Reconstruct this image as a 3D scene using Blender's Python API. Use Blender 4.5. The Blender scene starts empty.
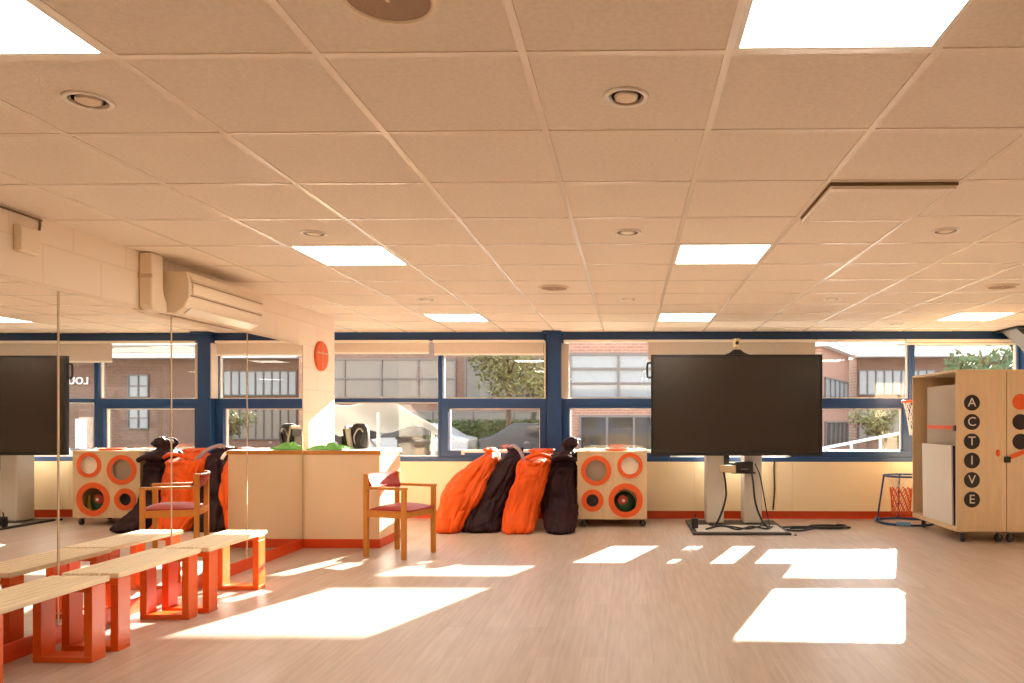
import bpy, bmesh, math, random
from mathutils import Vector, Matrix, noise
PI = math.pi
S = bpy.context.scene
COL = S.collection
random.seed(7)

# ------------------------------------------------------------------ camera, sky, sun, exposure
cd = bpy.data.cameras.new('camera'); cam = bpy.data.objects.new('camera', cd); COL.objects.link(cam)
cd.sensor_width = 36.0; cd.lens = 753.7/1024*36.0
cd.shift_x = -(617.7-512)/1024; cd.shift_y = (419.56-341.5)/1024
cd.clip_start = .05; cd.clip_end = 500
cam.location = (0, 0, 1.215); cam.rotation_euler = (PI/2, 0, .0158)
S.camera = cam

SKY_STRENGTH = 4.0
W = bpy.data.worlds.new('sky'); S.world = W; W.use_nodes = True
nt = W.node_tree; nt.nodes.clear()
wo = nt.nodes.new('ShaderNodeOutputWorld'); bg = nt.nodes.new('ShaderNodeBackground')
tc = nt.nodes.new('ShaderNodeTexCoord'); sx = nt.nodes.new('ShaderNodeSeparateXYZ'); cr = nt.nodes.new('ShaderNodeValToRGB')
nt.links.new(tc.outputs['Generated'], sx.inputs[0]); nt.links.new(sx.outputs['Z'], cr.inputs[0])
cr.color_ramp.elements[0].position = 0.0; cr.color_ramp.elements[0].color = (1.0, .93, .84, 1)
cr.color_ramp.elements[1].position = 0.7; cr.color_ramp.elements[1].color = (.62, .74, .95, 1)
nt.links.new(cr.outputs[0], bg.inputs[0]); bg.inputs[1].default_value = SKY_STRENGTH
nt.links.new(bg.outputs[0], wo.inputs[0])

sd = bpy.data.lights.new('sun', 'SUN'); sd.energy = 38; sd.color = (1.0, .91, .80); sd.angle = math.radians(.5)
sun = bpy.data.objects.new('sun', sd); COL.objects.link(sun); sun.location = (8, 24, 9)
sun.rotation_euler = Vector((-.3685, -1, -.3837)).to_track_quat('-Z', 'Y').to_euler()

LED_STRENGTH = 12.0
S.view_settings.view_transform = 'Standard'; S.view_settings.look = 'None'
S.view_settings.gamma = 1; S.view_settings.use_curve_mapping = False
S.view_settings.exposure = 0.33
S.cycles.use_denoising = True
S.cycles.max_bounces = 12; S.cycles.diffuse_bounces = 6; S.cycles.glossy_bounces = 5
S.cycles.transparent_max_bounces = 16
S.cycles.sample_clamp_indirect = 6.0
S.cycles.caustics_reflective = True; S.cycles.caustics_refractive = False

# ------------------------------------------------------------------ materials
def lin(h):
    h = h.lstrip('#'); o = []
    for i in (0, 2, 4):
        c = int(h[i:i+2], 16)/255
        o.append(c/12.92 if c <= .04045 else ((c+.055)/1.055)**2.4)
    return (*o, 1)
def mat(name, col, rough=.5, metal=0.0, var=0.0, scale=8.0, stretch=(1, 1, 1), bump=0.0, bscale=None, spec=.5, sheen=0):
    m = bpy.data.materials.new(name); m.use_nodes = True
    n = m.node_tree.nodes; L = m.node_tree.links; p = n['Principled BSDF']
    c = lin(col) if isinstance(col, str) else (*col, 1)
    p.inputs['Base Color'].default_value = c; p.inputs['Roughness'].default_value = rough; p.inputs['Metallic'].default_value = metal
    p.inputs['Specular IOR Level'].default_value = spec
    if sheen: p.inputs['Sheen Weight'].default_value = sheen
    if var or bump:
        t = n.new('ShaderNodeTexCoord'); mp = n.new('ShaderNodeMapping'); mp.inputs['Scale'].default_value = stretch
        L.new(t.outputs['Object'], mp.inputs[0])
    if var:
        nz = n.new('ShaderNodeTexNoise'); nz.inputs['Scale'].default_value = scale; nz.inputs['Detail'].default_value = 5
        L.new(mp.outputs[0], nz.inputs[0])
        r = n.new('ShaderNodeValToRGB')
        r.color_ramp.elements[0].position = .3; r.color_ramp.elements[1].position = .7
        r.color_ramp.elements[0].color = (*[v*(1-var) for v in c[:3]], 1); r.color_ramp.elements[1].color = (*[min(1, v*(1+var)) for v in c[:3]], 1)
        L.new(nz.outputs['Fac'], r.inputs[0]); L.new(r.outputs[0], p.inputs['Base Color'])
    if bump:
        nb = n.new('ShaderNodeTexNoise'); nb.inputs['Scale'].default_value = bscale or scale; nb.inputs['Detail'].default_value = 4
        L.new(mp.outputs[0], nb.inputs[0])
        b = n.new('ShaderNodeBump'); b.inputs['Strength'].default_value = bump; b.inputs['Distance'].default_value = .02
        L.new(nb.outputs['Fac'], b.inputs['Height']); L.new(b.outputs[0], p.inputs['Normal'])
    return m
def emit_mat(name, col, strength):
    m = bpy.data.materials.new(name); m.use_nodes = True; p = m.node_tree.nodes['Principled BSDF']
    p.inputs['Base Color'].default_value = (.8, .8, .8, 1)
    p.inputs['Emission Color'].default_value = (*col, 1); p.inputs['Emission Strength'].default_value = strength
    return m
def glass_mat(name, fac=.06, tint=(.97, .98, .97)):
    m = bpy.data.materials.new(name); m.use_nodes = True; n = m.node_tree.nodes; L = m.node_tree.links; n.clear()
    o = n.new('ShaderNodeOutputMaterial'); mx = n.new('ShaderNodeMixShader'); t = n.new('ShaderNodeBsdfTransparent'); g = n.new('ShaderNodeBsdfGlossy')
    t.inputs[0].default_value = (*tint, 1); g.inputs['Roughness'].default_value = 0.0; mx.inputs[0].default_value = fac
    L.new(t.outputs[0], mx.inputs[1]); L.new(g.outputs[0], mx.inputs[2]); L.new(mx.outputs[0], o.inputs[0])
    return m
def mirror_mat():
    m = bpy.data.materials.new('mirror'); m.use_nodes = True; p = m.node_tree.nodes['Principled BSDF']
    p.inputs['Base Color'].default_value = (.86, .84, .80, 1); p.inputs['Metallic'].default_value = 1; p.inputs['Roughness'].default_value = 0.0
    return m
def brick_mat(name, c1, c2, mortar, bw, bh, ms=.01, rough=.85, axes='XZ', bump=.3, offset=.5, bias=0.0):
    m = bpy.data.materials.new(name); m.use_nodes = True; n = m.node_tree.nodes; L = m.node_tree.links; p = n['Principled BSDF']
    t = n.new('ShaderNodeTexCoord'); s = n.new('ShaderNodeSeparateXYZ'); c = n.new('ShaderNodeCombineXYZ'); b = n.new('ShaderNodeTexBrick')
    L.new(t.outputs['Object'], s.inputs[0]); L.new(s.outputs[axes[0]], c.inputs['X']); L.new(s.outputs[axes[1]], c.inputs['Y']); L.new(c.outputs[0], b.inputs[0])
    b.inputs['Color1'].default_value = lin(c1); b.inputs['Color2'].default_value = lin(c2); b.inputs['Mortar'].default_value = lin(mortar)
    b.inputs['Scale'].default_value = 1; b.inputs['Brick Width'].default_value = bw; b.inputs['Row Height'].default_value = bh
    b.inputs['Mortar Size'].default_value = ms; b.inputs['Mortar Smooth'].default_value = .3; b.offset = offset; b.inputs['Bias'].default_value = bias
    L.new(b.outputs['Color'], p.inputs['Base Color']); p.inputs['Roughness'].default_value = rough
    bp = n.new('ShaderNodeBump'); bp.invert = True; bp.inputs['Strength'].default_value = bump; bp.inputs['Distance'].default_value = .01
    L.new(b.outputs['Fac'], bp.inputs['Height']); L.new(bp.outputs[0], p.inputs['Normal'])
    return m
def floor_mat():
    m = bpy.data.materials.new('floor_planks'); m.use_nodes = True; n = m.node_tree.nodes; L = m.node_tree.links; p = n['Principled BSDF']
    t = n.new('ShaderNodeTexCoord'); s = n.new('ShaderNodeSeparateXYZ'); c = n.new('ShaderNodeCombineXYZ'); b = n.new('ShaderNodeTexBrick')
    L.new(t.outputs['Object'], s.inputs[0]); L.new(s.outputs['Y'], c.inputs['X']); L.new(s.outputs['X'], c.inputs['Y']); L.new(c.outputs[0], b.inputs[0])
    b.inputs['Color1'].default_value = lin('#c6b5a8'); b.inputs['Color2'].default_value = lin('#bdaa9b'); b.inputs['Mortar'].default_value = lin('#b09c8b')
    b.inputs['Scale'].default_value = 1; b.inputs['Brick Width'].default_value = 1.1; b.inputs['Row Height'].default_value = .12
    b.inputs['Mortar Size'].default_value = .0012; b.inputs['Mortar Smooth'].default_value = .4
    mp = n.new('ShaderNodeMapping'); mp.inputs['Scale'].default_value = (26, 1.6, 1); L.new(t.outputs['Object'], mp.inputs[0])
    nz = n.new('ShaderNodeTexNoise'); nz.inputs['Scale'].default_value = 1.5; nz.inputs['Detail'].default_value = 6; L.new(mp.outputs[0], nz.inputs[0])
    r = n.new('ShaderNodeValToRGB'); r.color_ramp.elements[0].position = .3; r.color_ramp.elements[1].position = .72
    r.color_ramp.elements[0].color = (.80, .78, .76, 1); r.color_ramp.elements[1].color = (1.08, 1.08, 1.08, 1); L.new(nz.outputs['Fac'], r.inputs[0])
    mx = n.new('ShaderNodeMix'); mx.data_type = 'RGBA'; mx.blend_type = 'MULTIPLY'; mx.inputs['Factor'].default_value = .8
    L.new(b.outputs['Color'], mx.inputs['A']); L.new(r.outputs[0], mx.inputs['B']); L.new(mx.outputs['Result'], p.inputs['Base Color'])
    p.inputs['Roughness'].default_value = .36; p.inputs['Specular IOR Level'].default_value = .5
    return m

M = {}
M['floor'] = floor_mat()
M['ceil'] = mat('ceiling_tile', '#e9dbc8', .9, var=.05, scale=60, bump=.15, bscale=160)
M['tbar'] = mat('ceiling_bar', '#f6e9d6', .22)
M['wall'] = mat('painted_wall', '#f2dfc8', .75, var=.02, scale=3)
M['block'] = brick_mat('painted_blockwork', '#f2e1cc', '#f1dfc9', '#ead6be', .44, .215, .007, .7, 'YZ', .15)
M['panel'] = mat('cream_laminate', '#efd9b4', .28, var=.02, scale=2)
M['groove'] = mat('dark_joint', '#7a6044', .8)
M['skirt'] = mat('orange_skirting', '#d4470f', .4)
M['navy'] = mat('navy_metal', '#1a4070', .38, var=.05, scale=3)
M['white'] = mat('white_plastic', '#f4ece0', .4)
M['offwhite'] = mat('cream_plastic', '#ecd9bd', .45)
M['mirror'] = mirror_mat()
M['mirror_edge'] = mat('mirror_edge', '#cdb596', .35)
M['glass'] = glass_mat('window_glass', .06)
M['gasket'] = mat('white_gasket', '#efe6da', .5)
M['blind'] = mat('blind_fabric', '#d2c3b3', .85, var=.03, scale=30)
M['led'] = emit_mat('lamp_diffuser', (1.0, .92, .78), LED_STRENGTH)
M['dark'] = mat('black_plastic', '#15120f', .4)
M['screen'] = mat('dark_screen', '#2b241e', .22, spec=.7)
M['silver'] = mat('silver_paint', '#cfc8bd', .45, metal=.1)
M['silver_grey'] = mat('grey_bracket', '#716b66', .5)
M['steel'] = mat('steel', '#8a8580', .3, metal=.9)
M['rubber'] = mat('dark_rubber', '#35302d', .5)
M['orange'] = mat('orange_paint', '#dc5a0e', .35, var=.04, scale=5)
M['ring'] = mat('orange_ring', '#e05c1e', .55)
M['ply'] = mat('plywood', '#d6ba93', .5, var=.07, scale=3, stretch=(6, 6, .8))
M['plyedge'] = mat('plywood_edge', '#e5c79c', .6, var=.08, scale=6)
M['slat'] = mat('pale_slat', '#eedbb8', .45, var=.07, scale=3, stretch=(20, 1.5, 20))
M['beech'] = mat('beech_wood', '#c27f2c', .4, var=.08, scale=4, stretch=(8, 8, 1))
M['vinyl'] = mat('red_vinyl', '#a92d2b', .4, bump=.1, bscale=14)
M['bag_o'] = mat('orange_fabric', '#d65206', .6, var=.06, scale=4, bump=.7, bscale=8, spec=.25)
M['bag_d'] = mat('plum_fabric', '#260b12', .6, var=.08, scale=4, bump=.7, bscale=8, spec=.22)
M['lilac'] = mat('pale_strap', '#8d7a80', .6)
M['bluetube'] = mat('blue_tube', '#22467c', .4)
M['foam'] = mat('light_blue_foam', '#6f9cc0', .75)
M['net_o'] = mat('orange_net', '#e2603a', .7)
M['net_w'] = mat('white_net', '#d8d4d2', .7)
M['disc'] = mat('black_disc', '#241b16', .5)
M['letter'] = mat('white_letter', '#d9d0c4', .5)
M['matwhite'] = mat('white_mat', '#d9d2c8', .6, var=.02, scale=4)
M['matblue'] = mat('navy_mat', '#1b2250', .5)
M['felt'] = mat('grey_board', '#b0a290', .8, var=.03, scale=8)
M['green'] = mat('green_cloth', '#7cc463', .7, bump=.3, bscale=20)
M['toy_g'] = mat('green_toy', '#1f4a2a', .6)
M['toy_r'] = mat('red_toy', '#a5362e', .6)
M['toy_y'] = mat('yellow_toy', '#c3a63a', .6)
M['paper'] = mat('paper', '#f3ead9', .8)
M['beigebox'] = mat('beige_box', '#cdb48c', .6)

# ------------------------------------------------------------------ mesh helpers
class MB:
    def __init__(s): s.v = []; s.f = []; s.m = []
    def add(s, vs, fs, mi=0):
        o = len(s.v); s.v += [tuple(v) for v in vs]; s.f += [tuple(i+o for i in f) for f in fs]; s.m += [mi]*len(fs); return s
    def box(s, x0, x1, y0, y1, z0, z1, mi=0, R=None):
        vs = [Vector(p) for p in ((x0,y0,z0),(x1,y0,z0),(x1,y1,z0),(x0,y1,z0),(x0,y0,z1),(x1,y0,z1),(x1,y1,z1),(x0,y1,z1))]
        if R is not None: vs = [R @ v for v in vs]
        return s.add(vs, [(3,2,1,0),(4,5,6,7),(0,1,5,4),(1,2,6,5),(2,3,7,6),(3,0,4,7)], mi)
    def prism(s, poly, axis, a, b, mi=0):
        # poly: 2-D points; axis: the axis it is extruded along
        def mk(p, t):
            return {'X': (t, p[0], p[1]), 'Y': (p[0], t, p[1]), 'Z': (p[0], p[1], t)}[axis]
        n = len(poly); vs = [mk(p, a) for p in poly]+[mk(p, b) for p in poly]
        fs = [tuple(range(n))[::-1], tuple(range(n, 2*n))]+[(i, (i+1) % n, n+(i+1) % n, n+i) for i in range(n)]
        return s.add(vs, fs, mi)
    def tube(s, pts, r, n=8, mi=0, closed=False):
        pts = [Vector(p) for p in pts]; k = len(pts); rs = r if isinstance(r, (list, tuple)) else [r]*k
        rings = []; prev = None
        for i, p in enumerate(pts):
            if closed: d = pts[(i+1) % k]-pts[i-1]
            else: d = pts[min(i+1, k-1)]-pts[max(i-1, 0)]
            d = d.normalized() if d.length > 1e-9 else Vector((0,0,1))
            if prev is None: u = d.orthogonal().normalized()
            else:
                u = prev-d*prev.dot(d); u = u.normalized() if u.length > 1e-6 else d.orthogonal().normalized()
            prev = u; w = d.cross(u)
            rings.append([p+(u*math.cos(2*PI*j/n)+w*math.sin(2*PI*j/n))*rs[i] for j in range(n)])
        vs = [v for q in rings for v in q]; fs = []
        for i in range(k if closed else k-1):
            a = i*n; b = ((i+1) % k)*n
            fs += [(a+j, a+(j+1) % n, b+(j+1) % n, b+j) for j in range(n)]
        if not closed: fs += [tuple(range(n))[::-1], tuple(range((k-1)*n, k*n))]
        return s.add(vs, fs, mi)
    def lathe(s, prof, c=(0,0,0), n=32, mi=0, R=None):
        # prof: (radius, height) pairs; axis Z
        vs = []; fs = []; k = len(prof)
        for (r, h) in prof:
            for j in range(n):
                v = Vector((r*math.cos(2*PI*j/n), r*math.sin(2*PI*j/n), h))
                if R is not None: v = R @ v
                vs.append(v+Vector(c))
        for i in range(k-1): fs += [(i*n+j, i*n+(j+1) % n, (i+1)*n+(j+1) % n, (i+1)*n+j) for j in range(n)]
        if prof[0][0] > 1e-5: fs.append(tuple(range(n))[::-1])
        if prof[-1][0] > 1e-5: fs.append(tuple(range((k-1)*n, k*n)))
        return s.add(vs, fs, mi)
    def ring(s, c, r0, r1, h, n=40, mi=0, R=None):
        # flat washer with thickness h, axis Z before R
        vs = []; fs = []
        for (r, z) in ((r0, 0), (r1, 0), (r1, h), (r0, h)):
            for j in range(n):
                v = Vector((r*math.cos(2*PI*j/n), r*math.sin(2*PI*j/n), z))
                if R is not None: v = R @ v
                vs.append(v+Vector(c))
        for i in range(4):
            a = i*n; b = ((i+1) % 4)*n
            fs += [(a+j, a+(j+1) % n, b+(j+1) % n, b+j) for j in range(n)]
        return s.add(vs, fs, mi)
    def loft(s, rings, mi=0, caps=True):
        n = len(rings[0]); vs = [v for q in rings for v in q]; fs = []
        for i in range(len(rings)-1): fs += [(i*n+j, i*n+(j+1) % n, (i+1)*n+(j+1) % n, (i+1)*n+j) for j in range(n)]
        if caps: fs += [tuple(range(n))[::-1], tuple(range((len(rings)-1)*n, len(rings)*n))]
        return s.add(vs, fs, mi)
    def build(s, name, mats, parent=None, smooth=False, bevel=0, loc=None, segs=2):
        me = bpy.data.meshes.new(name); me.from_pydata(s.v, [], s.f)
        for m in (mats if isinstance(mats, (list, tuple)) else [mats]): me.materials.append(M[m] if isinstance(m, str) else m)
        for p, i in zip(me.polygons, s.m): p.material_index = i; p.use_smooth = smooth
        bm = bmesh.new(); bm.from_mesh(me); bmesh.ops.recalc_face_normals(bm, faces=bm.faces); bm.to_mesh(me); bm.free()
        o = bpy.data.objects.new(name, me); COL.objects.link(o)
        if smooth:
            try: me.set_sharp_from_angle(angle=math.radians(40))
            except Exception: pass
        if parent is not None: o.parent = parent
        if loc is not None: o.location = loc
        if bevel:
            b = o.modifiers.new('bevel', 'BEVEL'); b.width = bevel; b.segments = segs; b.limit_method = 'ANGLE'; b.angle_limit = math.radians(40)
        return o
def tag(o, label=None, cat=None, group=None, kind=None):
    if label: o['label'] = label
    if cat: o['category'] = cat
    if group: o['group'] = group
    if kind: o['kind'] = kind
    return o
def empty(name, loc=(0,0,0), rz=0):
    o = bpy.data.objects.new(name, None); COL.objects.link(o); o.location = loc; o.rotation_euler = (0, 0, rz); o.empty_display_size = .1; return o
def thing(name, label, cat, loc=(0,0,0), rz=0, group=None):
    return tag(empty(name, loc, rz), label, cat, group)
def struct(o): o['kind'] = 'structure'; return o
def copy_tree(o, parent=None):
    c = o.copy(); COL.objects.link(c)
    if parent is not None: c.parent = parent
    for ch in list(o.children): copy_tree(ch, c)
    return c
def text_mesh(s, size, depth, name, m, parent, loc, rot=(PI/2, 0, 0), bold=0, spacing=1.0):
    cu = bpy.data.curves.new(name, 'FONT'); cu.body = s; cu.size = size; cu.extrude = depth; cu.align_x = 'CENTER'; cu.align_y = 'CENTER'; cu.offset = bold; cu.space_character = spacing
    t = bpy.data.objects.new('tmp', cu); COL.objects.link(t)
    dg = bpy.context.evaluated_depsgraph_get(); me = bpy.data.meshes.new_from_object(t.evaluated_get(dg)); me.name = name
    bpy.data.objects.remove(t); bpy.data.curves.remove(cu)
    me.materials.clear(); me.materials.append(M[m])
    o = bpy.data.objects.new(name, me); COL.objects.link(o); o.parent = parent; o.location = loc; o.rotation_euler = rot
    return o
def spline(pts, k=8):
    P = [Vector(p) for p in pts]; out = []
    for i in range(len(P)-1):
        p0 = P[max(i-1, 0)]; p1 = P[i]; p2 = P[i+1]; p3 = P[min(i+2, len(P)-1)]
        for j in range(k):
            t = j/k
            out.append(.5*((2*p1)+(p2-p0)*t+(2*p0-5*p1+4*p2-p3)*t*t+(3*p1-p0-3*p2+p3)*t**3))
    out.append(P[-1]); return out
def at(px, Y):            # X of a sight line at depth Y
    k = (px-617.7)/753.7
    return Y*(k-.0158)/(1+.0158*k)
RX = Matrix.Rotation(PI/2, 3, 'X')     # turns an axis-Z shape to face -Y

# ------------------------------------------------------------------ room shell
H = 2.2815; WX = -3.12; YW = 9.26; XR = 6.4; YR = -4.0; XA = -5.2
struct(MB().box(XA-.2, XR+.2, YR-.2, YW+.15, -.12, 0).build('floor', 'floor'))
c = struct(MB().box(XA-.2, XR+.2, YR-.2, YW+.1, H+.004, H+.12).build('ceiling', 'ceil'))
X0 = .2885; Z0 = 2.1955; T = .6
g = MB()
i = -9
while X0+i*T < XR:
    if X0+i*T > XA: g.box(X0+i*T-.012, X0+i*T+.012, YR, YW-.03, H, H+.012)
    i += 1
j = -10
while Z0+j*T < YW-.05:
    if Z0+j*T > YR: g.box(XA, XR, Z0+j*T-.012, Z0+j*T+.012, H+.0006, H+.012)
    j += 1
g.build('ceiling_grid', 'tbar', c)
struct(MB().box(WX-.18, WX, YR, 7.92, 0, H+.02).build('wall_left', 'block'))
struct(MB().box(XA-.15, XA, YR, YW+.2, 0, H+.02).build('wall_alcove', 'wall'))
struct(MB().box(XR, XR+.2, YR, YW+.2, 0, H+.02).build('wall_right', 'wall'))
struct(MB().box(XA-.15, XR+.2, YR-.2, YR, 0, H+.02).build('wall_rear', 'wall'))
# low back wall: core, cream panels with joints
wb = struct(MB().box(XA, XR, YW+.012, YW+.16, 0, .70).build('wall_back', 'groove'))
pn = MB(); x = -5.1-.0
js = [at(p, YW) for p in (401, 499, 596, 694, 791.7)]
st = (js[-1]-js[0])/4; xs = [js[0]-st*k for k in (3, 2, 1)]+js+[js[-1]+st*k for k in (1, 2, 3)]
xs = [v for v in xs if XA < v < XR]; xs = [XA]+xs+[XR]
for a, b in zip(xs[:-1], xs[1:]): pn.box(a+.0015, b-.0015, YW-.05, YW+.014, .100, .70)
pn.build('cladding_panel', 'panel', wb)
struct(MB().box(XA, XR, YW-.004, YW+.012, 0, .098).build('baseboard_back', 'skirt'))
struct(MB().prism([(WX, YR), (WX+.014, YR), (WX+.014, 3.5), (WX+.040, 7.066), (WX, 7.066)], 'Z', 0, .092).build('baseboard_left', 'skirt', bevel=.002))
# navy head beam
b = struct(MB().box(XA, XR, YW-.06, YW+.2, 2.186, H+.004).build('trim_1', 'navy'))
# navy posts with top plates and gussets
def post(name, x0, x1, y0):
    p = struct(MB().box(x0, x1, y0, YW+.02, 0, 2.279).build(name, 'navy', bevel=.004))
    return p
p = post('trim_2', -.998, -.835, 9.13)
q = MB().box(-1.045, -.82, 9.0, 9.22, 2.262, 2.2795); q.prism([(-1.03, 2.262), (-.99, 2.262), (-.99, 2.16)], 'Y', 9.15, 9.165)
q.build('bracket', 'navy', p)
p = post('trim_3', 4.75, 4.92, 9.13)
q = MB().box(4.40, 5.0, 8.62, 9.2, 2.257, 2.2795); q.build('bracket', 'dark', p)
q = MB().prism([(4.46, 2.257), (4.97, 2.257), (4.90, 1.95), (4.77, 1.95), (4.66, 2.09)], 'Y', 8.75, 9.1); q.build('gusset', 'silver_grey', p)

# windows: Y of the frames
YF0, YF1, YG = YW-.02, YW+.072, YW+.06
ZB, ZS, ZR0, ZR1, ZT = .700, .834, 1.353, 1.473, 2.19
def window(name, xa, xb, sash=True, thin=False, bar=None, mull=.05):
    w = empty(name); w['kind'] = 'structure'
    f = MB()
    f.box(xa, xb, YF0-.03, YF1, ZB, ZB+.055)                               # sill rail
    f.box(xa, xa+mull, YF0, YF1, ZB+.055, ZT); f.box(xb-mull, xb, YF0, YF1, ZB+.055, ZT)
    zr0, zr1 = (1.428, 1.476) if thin else (ZR0+.03, ZR1)
    f.box(xa+mull, xb-mull, YF0, YF1, zr0, zr1)
    f.build('window_frame', 'navy', w, bevel=.003)
    gk = MB(); t = .013
    def gasket(x0, x1, z0, z1):
        gk.box(x0, x1, YG-.035, YG+.01, z0, z0+t); gk.box(x0, x1, YG-.035, YG+.01, z1-t, z1)
        gk.box(x0, x0+t, YG-.035, YG+.01, z0+t, z1-t); gk.box(x1-t, x1, YG-.035, YG+.01, z0+t, z1-t)
    gasket(xa+mull, xb-mull, zr1, ZT)
    MB().box(xa+mull+t, xb-mull-t, YG, YG+.006, zr1+t, ZT-t).build('glass_pane', 'glass', w)
    if sash:
        a, bb, z0, z1 = xa+mull, xb-mull, ZB+.055, zr0
        s = MB(); e = .075
        s.box(a, bb, YF0-.012, YF1-.02, z0, z0+e); s.box(a, bb, YF0-.012, YF1-.02, z1-.03, z1)
        s.box(a, a+e, YF0-.012, YF1-.02, z0+e, z1-.03); s.box(bb-e, bb, YF0-.012, YF1-.02, z0+e, z1-.03)
        so = s.build('sash', 'navy', w, bevel=.003)
        gasket(a+e, bb-e, z0+e, z1-.03)
        MB().box(a+e+t, bb-e-t, YG, YG+.006, z0+e+t, z1-.03-t).build('glass_pane', 'glass', w)
        if bar:
            br = MB().box(bar[0], bar[1], YF0-.05, YF0-.03, z0+.055, z0+.082)
            for xx in (bar[0], bar[1]-.04): br.box(xx, xx+.04, YF0-.06, YF0-.012, z0+.03, z0+.082)
            br.build('stay_bar', 'white', so)
    else:
        gasket(xa+mull, xb-mull, ZB+.055, zr0)
        MB().box(xa+mull+t, xb-mull-t, YG, YG+.006, ZB+.055+t, zr0-t).build('glass_pane', 'glass', w)
    gk.build('gasket', 'gasket', w)
    return w
window('window_1', -4.6, -2.33, sash=False, thin=True, mull=.028)
window('window_2', -2.33, -1.0, mull=.026, bar=(-2.06, -1.12))
window('window_3', -.84, .47, mull=.026, bar=(.63-.95, .30))
window('window_4', .47, 2.0, sash=False, thin=True, mull=.026)
window('window_5', 2.0, 3.44, mull=.035)
window('window_6', 3.44, 4.76, mull=.035)
window('window_7', 4.91, XR, mull=.04)
blk = MB().tube([(.605, 9.475, -.3), (.605, 9.475, 2.36)], .046, 12)  # unseen tube added outside the glass to block a stripe of sun
tag(blk.build('sun_blocker', 'navy', smooth=True), 'unseen dark tube added outside to block a stripe of sun', 'light blocker')
struct(MB().box(XA, -4.6, YW, YW+.2, .70, 2.19).build('wall_infill', 'wall'))

# outside eaves over the windows
struct(MB().box(XA-.3, XR+.3, YW+.2, 10.35, 2.36, 2.5).build('roof_overhang', 'white'))

# roller blinds
def blind(xa, xb, zb, label):
    o = thing('roller_blind', label, 'blind', ((xa+xb)/2, 9.2, 2.186), group='roller blinds above the windows')
    w = (xb-xa)/2
    MB().box(-w, w, -.055, .0, -.034, -.001).build('cassette', 'white', o, bevel=.004)
    if zb < 2.13:
        MB().box(-w+.01, w-.01, -.022, -.019, zb-2.186+.02, -.034).build('fabric', 'blind', o)
        MB().box(-w+.01, w-.01, -.028, -.012, zb-2.186, zb-2.186+.022).build('bottom_rail', 'white', o, bevel=.003)
    return o
blind(-4.5, -2.445, 2.02, 'half lowered cream roller blind above the counter')
blind(-2.40, -1.04, 2.0, 'cream roller blind lowered a little above the orange bags, left of the blue post')
blind(-.80, .205, 2.15, 'rolled up blind right of the blue post above the ring trolley')
blind(.215, 2.262, 1.92, 'cream roller blind lowered behind the top of the big screen')
blind(2.275, 3.32, 2.15, 'rolled up blind over the bright pane right of the big screen')
blind(3.335, 4.72, 2.12, 'rolled up cream blind above the plywood cabinet')
bs = MB().box(-.85, -.745, YW-.035, YW-.022, 1.475, 2.15)
tag(bs.build('blind_panel', 'blind'), 'narrow tan strip of fabric hanging beside the blue post', 'blind')

bs = MB().box(-1.032, -1.016, 9.10, YW-.025, 1.475, 2.15)
tag(bs.build('blind_panel', 'blind'), 'narrow tan strip set edge on at the left side of the blue post', 'blind')

# ------------------------------------------------------------------ ceiling fittings
def tile(i, j): return (X0+(i+.5)*T, Z0+(j+.5)*T)
lp = [(-4, -1, 'square ceiling light panel cut off by the top left corner of the photo'),
      (0, -1, 'large square ceiling light panel at the top edge, nearest the right'),
      (-4, 4, 'square ceiling light panel above the wall air conditioner'),
      (0, 4, 'square ceiling light panel in the middle of the room'),
      (-4, 9, 'ceiling light panel near the windows above the orange bags'),
      (0, 9, 'ceiling light panel near the windows above the big screen'),
      (5, 9, 'ceiling light panel near the windows above the plywood cabinet'),
      (5, 4, None), (-4, -6, None), (0, -6, None), (5, -1, None), (5, -6, None)]
proto = None
for (i, j, lab) in lp:
    x, y = tile(i, j)
    if proto is None:
        o = thing('ceiling_light', lab, 'ceiling light', (x, y, H), group='square light panels in the ceiling'); proto = o
        f = MB(); a, bb = .287, .273
        f.box(-a, a, -a, -bb, 0, .0035); f.box(-a, a, bb, a, 0, .0035); f.box(-a, -bb, -bb, bb, 0, .0035); f.box(bb, a, -bb, bb, 0, .0035)
        f.build('frame', 'white', o)
        MB().box(-bb, bb, -bb, bb, .0012, .0035).build('diffuser', 'led', o)
    else:
        o = copy_tree(proto); o.location = (x, y, H)
        o['label'] = lab or 'square ceiling light panel outside the view'
M['lens'] = mat('lamp_lens', '#8a6a4c', .25)
proto = None
for (i, j, lab) in [(-4, 0, 'large recessed downlight nearest the top left corner'), (-1, 0, 'large recessed downlight near the top centre'),
                    (-4, 3, 'recessed downlight beside the light panel over the air conditioner'), (-1, 3, 'recessed downlight halfway down the room, left of the middle light panel'),
                    (2, 3, 'recessed downlight behind the ceiling hatch'), (-4, 7, 'small recessed downlight far back above the bags'),
                    (-1, 7, 'small recessed downlight far back above the ring trolley'), (2, 7, 'small recessed downlight far back above the right of the screen'),
                    (4, 10, 'farthest recessed downlight, by the windows near the cabinet')]:
    x, y = tile(i, j)
    if proto is None:
        o = thing('downlight', lab, 'ceiling light', (x, y, H), group='round recessed downlights'); proto = o
        MB().lathe([(.058, .003), (.06, -.003), (.072, -.005), (.076, -.001), (.076, .003)], n=40).build('rim', 'white', o, smooth=True)
        MB().lathe([(.0585, .0035), (.0585, -.0005), (.050, .0030), (.0, .0032)], n=40).build('reflector', 'lens', o, smooth=True)
        MB().lathe([(.040, .0025), (.036, -.004), (.0, -.006)], n=32).build('bulb', 'offwhite', o, smooth=True)
    else:
        o = copy_tree(proto); o.location = (x, y, H); o['label'] = lab
M['grille'] = mat('speaker_grille', '#a98a6c', .6, bump=.4, bscale=220)
proto = None
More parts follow.
